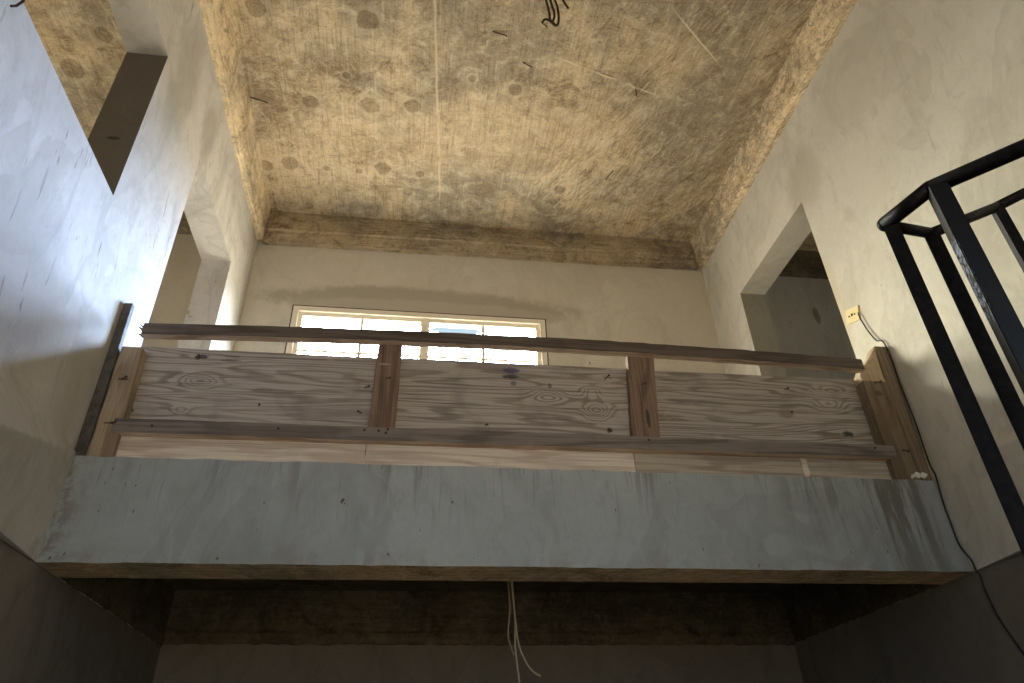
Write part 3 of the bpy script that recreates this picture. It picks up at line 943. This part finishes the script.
# torn end of the post where the wood has split away
def splinter():
    bm = bmesh.new()
    lo = [(3.778, 0.006), (3.908, 0.006), (3.908, 0.07), (3.778, 0.07)]
    prof = [(1.0, 3.778, 3.915, .0), (1.04, 3.778, 3.912, .004), (1.08, 3.80, 3.914, .008), (1.13, 3.85, 3.918, .014), (1.18, 3.893, 3.923, .02), (1.232, 3.922, 3.93, .028)]
    rings = []
    for z, xa, xb, yo in prof:
        rings.append([bm.verts.new(p) for p in ((xa, 0.004 + yo, z), (xb, 0.004 + yo * .3, z), (xb, 0.07, z), (xa, 0.07, z))])
    for a, b in zip(rings, rings[1:]):
        for q in range(4):
            bm.faces.new((a[q], a[(q + 1) % 4], b[(q + 1) % 4], b[q]))
    bm.faces.new(rings[0])
    bm.faces.new(rings[-1])
    return bm


obj('split_wood', splinter(), M['fresh'], rail)['label'] = 'pale torn wood at the top of the right end post'


def splinter_left():
    bm = bmesh.new()
    for (p, q, r0) in (((0.118, 0.012, 1.085), (0.088, 0.004, 1.108), .010), ((0.118, 0.016, 1.10), (0.085, 0.012, 1.128), .007),
                       ((0.118, 0.010, 1.06), (0.092, 0.006, 1.07), .008)):
        p, q = Vector(p), Vector(q)
        p, q = p + Vector((.012, 0, 0)), q + Vector((.012, 0, 0))
        tube_bm(bm, [p, p.lerp(q, .5) + Vector((0, 0, .003)), q], [r0, r0 * .6, r0 * .12], 6)
    return bm


obj('splinter', splinter_left(), M['rail_dark'], rail)


# the undersides of both rails get a paler timber
for nm_ in ('top_rail', 'bottom_rail'):
    me_ = bpy.data.objects[nm_].data
    me_.materials.append(M['under_pale'])
    for p in me_.polygons:
        if p.normal.z < -0.75:
            p.material_index = 1


# nails: bent heads and shanks left in the boards
def nail_bm(p, length=0.012, r=0.0035, bend=(0, 0)):
    bm = bmesh.new()
    x, y, z = p
    tube_bm(bm, [(x, y + .004, z), (x, y - length * .6, z), (x + bend[0] * .5, y - length * .8, z + bend[1] * .5), (x + bend[0], y - length, z + bend[1])],
            r * .55, 6)
    tube_bm(bm, [(x + bend[0], y - length, z + bend[1]), (x + bend[0], y - length - .003, z + bend[1])], r * 1.35, 8)
    return bm


for (px, py, pz, L, bd) in ((1.196, -.012, .600, .006, (0, 0)), (1.256, -.012, .598, .008, (.004, 0)), (1.292, -.012, .590, .006, (0, 0)),
                            (1.30, -.012, .612, .008, (0, -.005)), (2.53, -.012, .60, .006, (0, 0)), (0.29, -.012, .585, .006, (0, 0)),
                            (3.70, -.012, .60, .006, (0, 0)), (0.82, -.012, .592, .005, (0, 0)),
                            (1.172, .0705, .867, .014, (.02, .004)), (1.168, .0705, .73, .012, (-.015, .004)), (1.754, .0705, .69, .010, (.01, 0)),
                            (2.375, .0705, .975, .014, (.02, .02)), (2.362, .0705, .695, .014, (.01, -.015)), (3.36, .0705, .965, .012, (.012, .004)),
                            (3.36, .0705, .83, .008, (0, 0)), (0.70, .0705, .75, .008, (0, 0)),
                            (2.55, .026, .93, .008, (.02, .003)), (1.27, .026, .90, .008, (.02, 0)), (3.86, 0.0, .60, .016, (.02, -.01)),
                            (3.84, 0.0, .99, .014, (.03, .004)), (0.105, 0.0, .82, .012, (.015, .006)), (0.115, 0.0, .60, .012, (.02, 0))):
    obj('nail', nail_bm((px, py, pz), L, .0042, bd), M['rust'], rail)

# dark batten standing against the left wall beside the end post
b_ = obj('batten', board_z(0.0025, 0.052, 0.0025, 0.040, -0.001, 0.03, ZS + .001, 1.240, 10, .002, .0008, 16), M['batten'])
tag(b_, 'dark grey batten fixed upright on the left wall beside the railing', 'batten')

# ------------------------------------------------------------------ black steel stair railing, near right
sr = thing('stair_railing', (2.95, -1.65, -0.72), 'black painted tubular steel stair railing at the right edge', 'railing')
P1, P2, P3 = Vector((2.723, -1.622, 0.528)), Vector((2.760, -1.770, 0.525)), Vector((2.912, -1.927, 0.526))
P4, PD, P5 = Vector((2.915, -1.570, 0.558)), Vector((3.236, -1.536, 0.732)), Vector((3.382, -1.530, 0.817))
P3x = P2 + (P3 - P2) * 4.0
P5x = PD + (P5 - PD) * 3.6


def rail_tube(pts, r, seg=14):
    bm = bmesh.new()
    for a, b in zip(pts, pts[1:]):
        tube_bm(bm, [a, b], r, seg)
    for p in pts[:]:
        s = bmesh.ops.create_uvsphere(bm, u_segments=14, v_segments=8, radius=r)['verts']
        bmesh.ops.translate(bm, verts=s, vec=p)
    return bm


obj('handrail', rail_tube([P1, P2, P3x], 0.0215), M['black_steel'], sr, True)
obj('guard_rail', rail_tube([P1 + Vector((0, 0, -.004)), P4, PD, P5x], 0.0165), M['black_steel'], sr, True)


def bar(p, half, ang, z0, half2=None):
    half2 = half2 or half
    bm = bmesh.new()
    add_box(bm, -half, half, -half2, half2, z0, p.z)
    bmesh.ops.recalc_face_normals(bm, faces=bm.faces[:])
    es = [e for e in bm.edges if abs(e.verts[0].co.z - e.verts[1].co.z) > .1]
    bmesh.ops.bevel(bm, geom=es, offset=.0025, segments=2, affect='EDGES')
    bmesh.ops.rotate(bm, verts=bm.verts[:], cent=(0, 0, 0), matrix=Matrix.Rotation(ang, 3, 'Z'))
    bmesh.ops.translate(bm, verts=bm.verts[:], vec=(p.x, p.y, 0))
    return bm


ZL = -0.72                     # stair landing the bars stand on
face = math.atan2(1.32, 1.30) - PI / 2      # square to the line of sight
obj('baluster', bar(P1 + Vector((.012, -.004, 0)), .0195, face, ZL), M['black_steel'], sr)
obj('baluster', bar(P4, .0195, face, ZL), M['black_steel'], sr)
cp = bar(P2 + Vector((.010, -.010, -.010)), .0225, face + math.radians(17), ZL)
obj('newel_post', cp, M['steel_blotched'], sr)['label'] = 'thicker newel post with pale blotches'
obj('baluster', bar(PD, .0155, face + math.radians(22), ZL), M['black_steel'], sr)
obj('baluster', bar(P2 + (P3 - P2) * 2.4, .0195, face, ZL), M['black_steel'], sr)
obj('baluster', bar(PD + (P5 - PD) * 2.2, .0165, face, ZL), M['black_steel'], sr)
# the concrete landing that carries the stair railing (below the picture)
structure(obj('floor_stair_landing', slab(2.69, 4.003, -3.6, -1.49, ZL - .15, ZL), M['screed']))
structure(obj('wall_stair', slab(3.4, 3.6, -3.6, -1.6, ZG, ZL - .15), M['low']))

# ------------------------------------------------------------------ wall socket and cable on the right wall
so = thing('wall_socket', (4.0, 0.167, 1.565), 'yellowed wall socket plate on the right wall by the doorway', 'socket')


def plate():
    bm = bmesh.new()
    add_box(bm, -0.009, 0.001, -0.064, 0.064, -0.046, 0.046)
    bmesh.ops.bevel(bm, geom=[e for e in bm.edges], offset=.003, segments=2, affect='EDGES')
    return bm


def tilt_place(bm):
    bmesh.ops.rotate(bm, verts=bm.verts[:], cent=(0, 0, 0), matrix=Matrix.Rotation(math.radians(20), 3, 'X'))
    bmesh.ops.translate(bm, verts=bm.verts[:], vec=(4.0, 0.167, 1.565))
    return bm


obj('cover_plate', tilt_place(plate()), M['socket'], so)
for yy, zz, rr in ((-.026, 0, .006), (0, .002, .009), (.028, -.002, .006)):
    bm = bmesh.new()
    bmesh.ops.create_cone(bm, cap_ends=True, segments=12, radius1=rr, radius2=rr, depth=.003,
                          matrix=Matrix.Translation((-0.0095, yy, zz)) @ Matrix.Rotation(PI / 2, 4, 'Y'))
    obj('socket_hole', tilt_place(bm), M['slot'], so)

path = smooth_path([(3.992, 0.112, 1.545), (3.986, 0.106, 1.51), (3.984, 0.094, 1.45), (3.984, 0.072, 1.37), (3.984, 0.042, 1.30),
                    (3.986, 0.0, 1.262), (3.989, -0.008, 1.15), (3.985, -0.008, 1.0), (3.985, -0.010, 0.75), (3.978, -0.010, 0.60), (3.972, -0.016, 0.51), (3.972, -0.024, 0.455),
                    (3.972, -0.010, 0.34), (3.971, -0.008, 0.215), (3.973, -0.008, 0.12), (3.980, -0.034, 0.045), (3.983, -0.036, 0.0), (3.990, -0.040, -0.03),
                    (3.997, -0.028, -0.089), (3.997, -0.047, -0.22), (3.997, -0.102, -0.371), (3.997, -0.15, -0.55), (3.997, -0.16, -1.0)], 8)
bm = bmesh.new()
tube_bm(bm, path, 0.0042, 8)
tag(obj('power_cable', bm, M['cable'], None, True), 'thin black cable from the wall socket down past the beam end', 'cable')


# scrap of paper on the end of the beam
def scrap():
    bm = bmesh.new()
    rnd = random.Random(4)
    nx, ny = 7, 5
    g = []
    for i in range(nx):
        row = []
        for j in range(ny):
            x = 3.855 + .075 * i / (nx - 1)
            y = -0.006 + .03 * j / (ny - 1) - .02
            z = ZS + .004 + .016 * abs(math.sin(i * 1.1 + j * .8)) + rnd.uniform(0, .006) + (.010 if j == 0 else 0)
            row.append((x, y, z))
        g.append(row)
    vv = [[bm.verts.new(p) for p in r] for r in g]
    ww = [[bm.verts.new((p[0], p[1], p[2] - .004)) for p in r] for r in g]
    for i in range(nx - 1):
        for j in range(ny - 1):
            bm.faces.new((vv[i][j], vv[i + 1][j], vv[i + 1][j + 1], vv[i][j + 1]))
            bm.faces.new((ww[i][j], ww[i + 1][j], ww[i + 1][j + 1], ww[i][j + 1]))
    edge = [(i, 0) for i in range(nx)] + [(nx - 1, j) for j in range(1, ny)] + [(i, ny - 1) for i in range(nx - 2, -1, -1)] + [(0, j) for j in range(ny - 2, 0, -1)]
    for a, b in zip(edge, edge[1:] + edge[:1]):
        bm.faces.new((vv[a[0]][a[1]], vv[b[0]][b[1]], ww[b[0]][b[1]], ww[a[0]][a[1]]))
    return bm


tag(obj('paper_scrap', scrap(), M['paper']), 'crumpled white paper scrap at the foot of the right end post', 'paper')

# ------------------------------------------------------------------ loose wires
def wire(name, pts, r, mat, label, cat, group=None):
    bm_ = bmesh.new()
    tube_bm(bm_, smooth_path(pts, 8), r, 7)
    return tag(obj(name, bm_, mat, None, True), label, cat, group)


G = 'loose wires hanging below the landing'
wire('hanging_wire', [(1.900, .5, .324), (1.903, .5, .15), (1.912, .5, .0), (1.913, .5, -.07), (1.902, .5, -.17), (1.914, .5, -.225), (1.927, .5, -.262)],
     .0045, M['wire_tan'], 'short tan wire under the landing, leftmost of the three', 'wire', G)
wire('hanging_wire', [(1.925, .5, .324), (1.927, .5, .12), (1.932, .5, -.02), (1.937, .5, -.13), (1.934, .5, -.22), (1.940, .5, -.30), (1.950, .5, -.40), (1.955, .5, -.55)],
     .0052, M['wire_pale'], 'long pale wire under the landing, hanging straight out of view', 'wire', G)
wire('hanging_wire', [(1.914, .494, .324), (1.918, .494, .12), (1.930, .490, -.02), (1.940, .488, -.15), (1.953, .49, -.23), (1.985, .49, -.30), (2.015, .49, -.335), (2.045, .49, -.352)],
     .0045, M['wire_pale'], 'pale wire under the landing with its end curling right', 'wire', G)

Y0 = -0.43
hk = thing('wire_hooks', (2.14, Y0, ZC), 'bundle of dark bent tie wires hanging from the ceiling', 'wire')
for pts in ([(2.112, Y0, 3.572), (2.119, Y0, 3.52), (2.131, Y0, 3.39), (2.133, Y0, 3.31), (2.146, Y0, 3.285), (2.165, Y0, 3.255)],
            [(2.150, Y0 + .012, 3.572), (2.153, Y0 + .012, 3.53), (2.166, Y0 + .012, 3.43), (2.168, Y0 + .012, 3.37), (2.155, Y0 + .01, 3.32), (2.142, Y0, 3.285)],
            [(2.160, Y0 - .006, 3.572), (2.176, Y0 - .006, 3.52), (2.188, Y0 - .006, 3.45), (2.190, Y0 - .006, 3.35), (2.184, Y0 - .004, 3.275), (2.165, Y0, 3.250), (2.140, Y0, 3.283),
             (2.118, Y0, 3.305), (2.095, Y0, 3.300), (2.086, Y0, 3.276)]):
    bm = bmesh.new()
    tube_bm(bm, smooth_path(pts, 8), .0075, 7)
    obj('bent_wire', bm, M['rust'], hk, True)
wire('ceiling_wire', [(2.232, Y0, 3.572), (2.234, Y0, 3.545), (2.246, Y0, 3.50), (2.262, Y0, 3.46)], .0075, M['rust'],
     'short single dark wire end beside the hanging wire bundle', 'wire')
wire('wire_stub', [(-.004, -1.357, 1.545), (.012, -1.365, 1.53), (.016, -1.377, 1.492), (.02, -1.388, 1.462), (.016, -1.40, 1.440)], .0045, M['rust'],
     'short dark wire stub poking from the left wall by the opening', 'wire')
for (x, y, a, L, lab) in ((1.855, -.133, .15, .10, 'thin dark nail lying flat in the ceiling below the wire bundle'),
                          (2.145, -.235, .5, .05, 'small bent nail in the ceiling just under the wire hooks'),
                          (2.08, .083, .3, .07, 'dark nail in the ceiling near the middle'),
                          (2.921, .222, 1.2, .05, 'small dark nail in the ceiling near the slanted seam'),
                          (0.155, .611, .2, .12, 'rusty nail sticking out by the left ceiling beam'),
                          (2.93, 1.05, 2.0, .10, 'dark nail in the ceiling towards the right back corner')):
    bm = bmesh.new()
    dxv, dyv = math.cos(a) * L / 2, math.sin(a) * L / 2
    tube_bm(bm, [(x - dxv, y - dyv, ZC + .002), (x - dxv * .8, y - dyv * .8, ZC - .006), (x + dxv * .7, y + dyv * .7, ZC - .012), (x + dxv, y + dyv, ZC - .02)], .0042, 6)
    tag(obj('nail', bm, M['rust']), lab, 'nail')
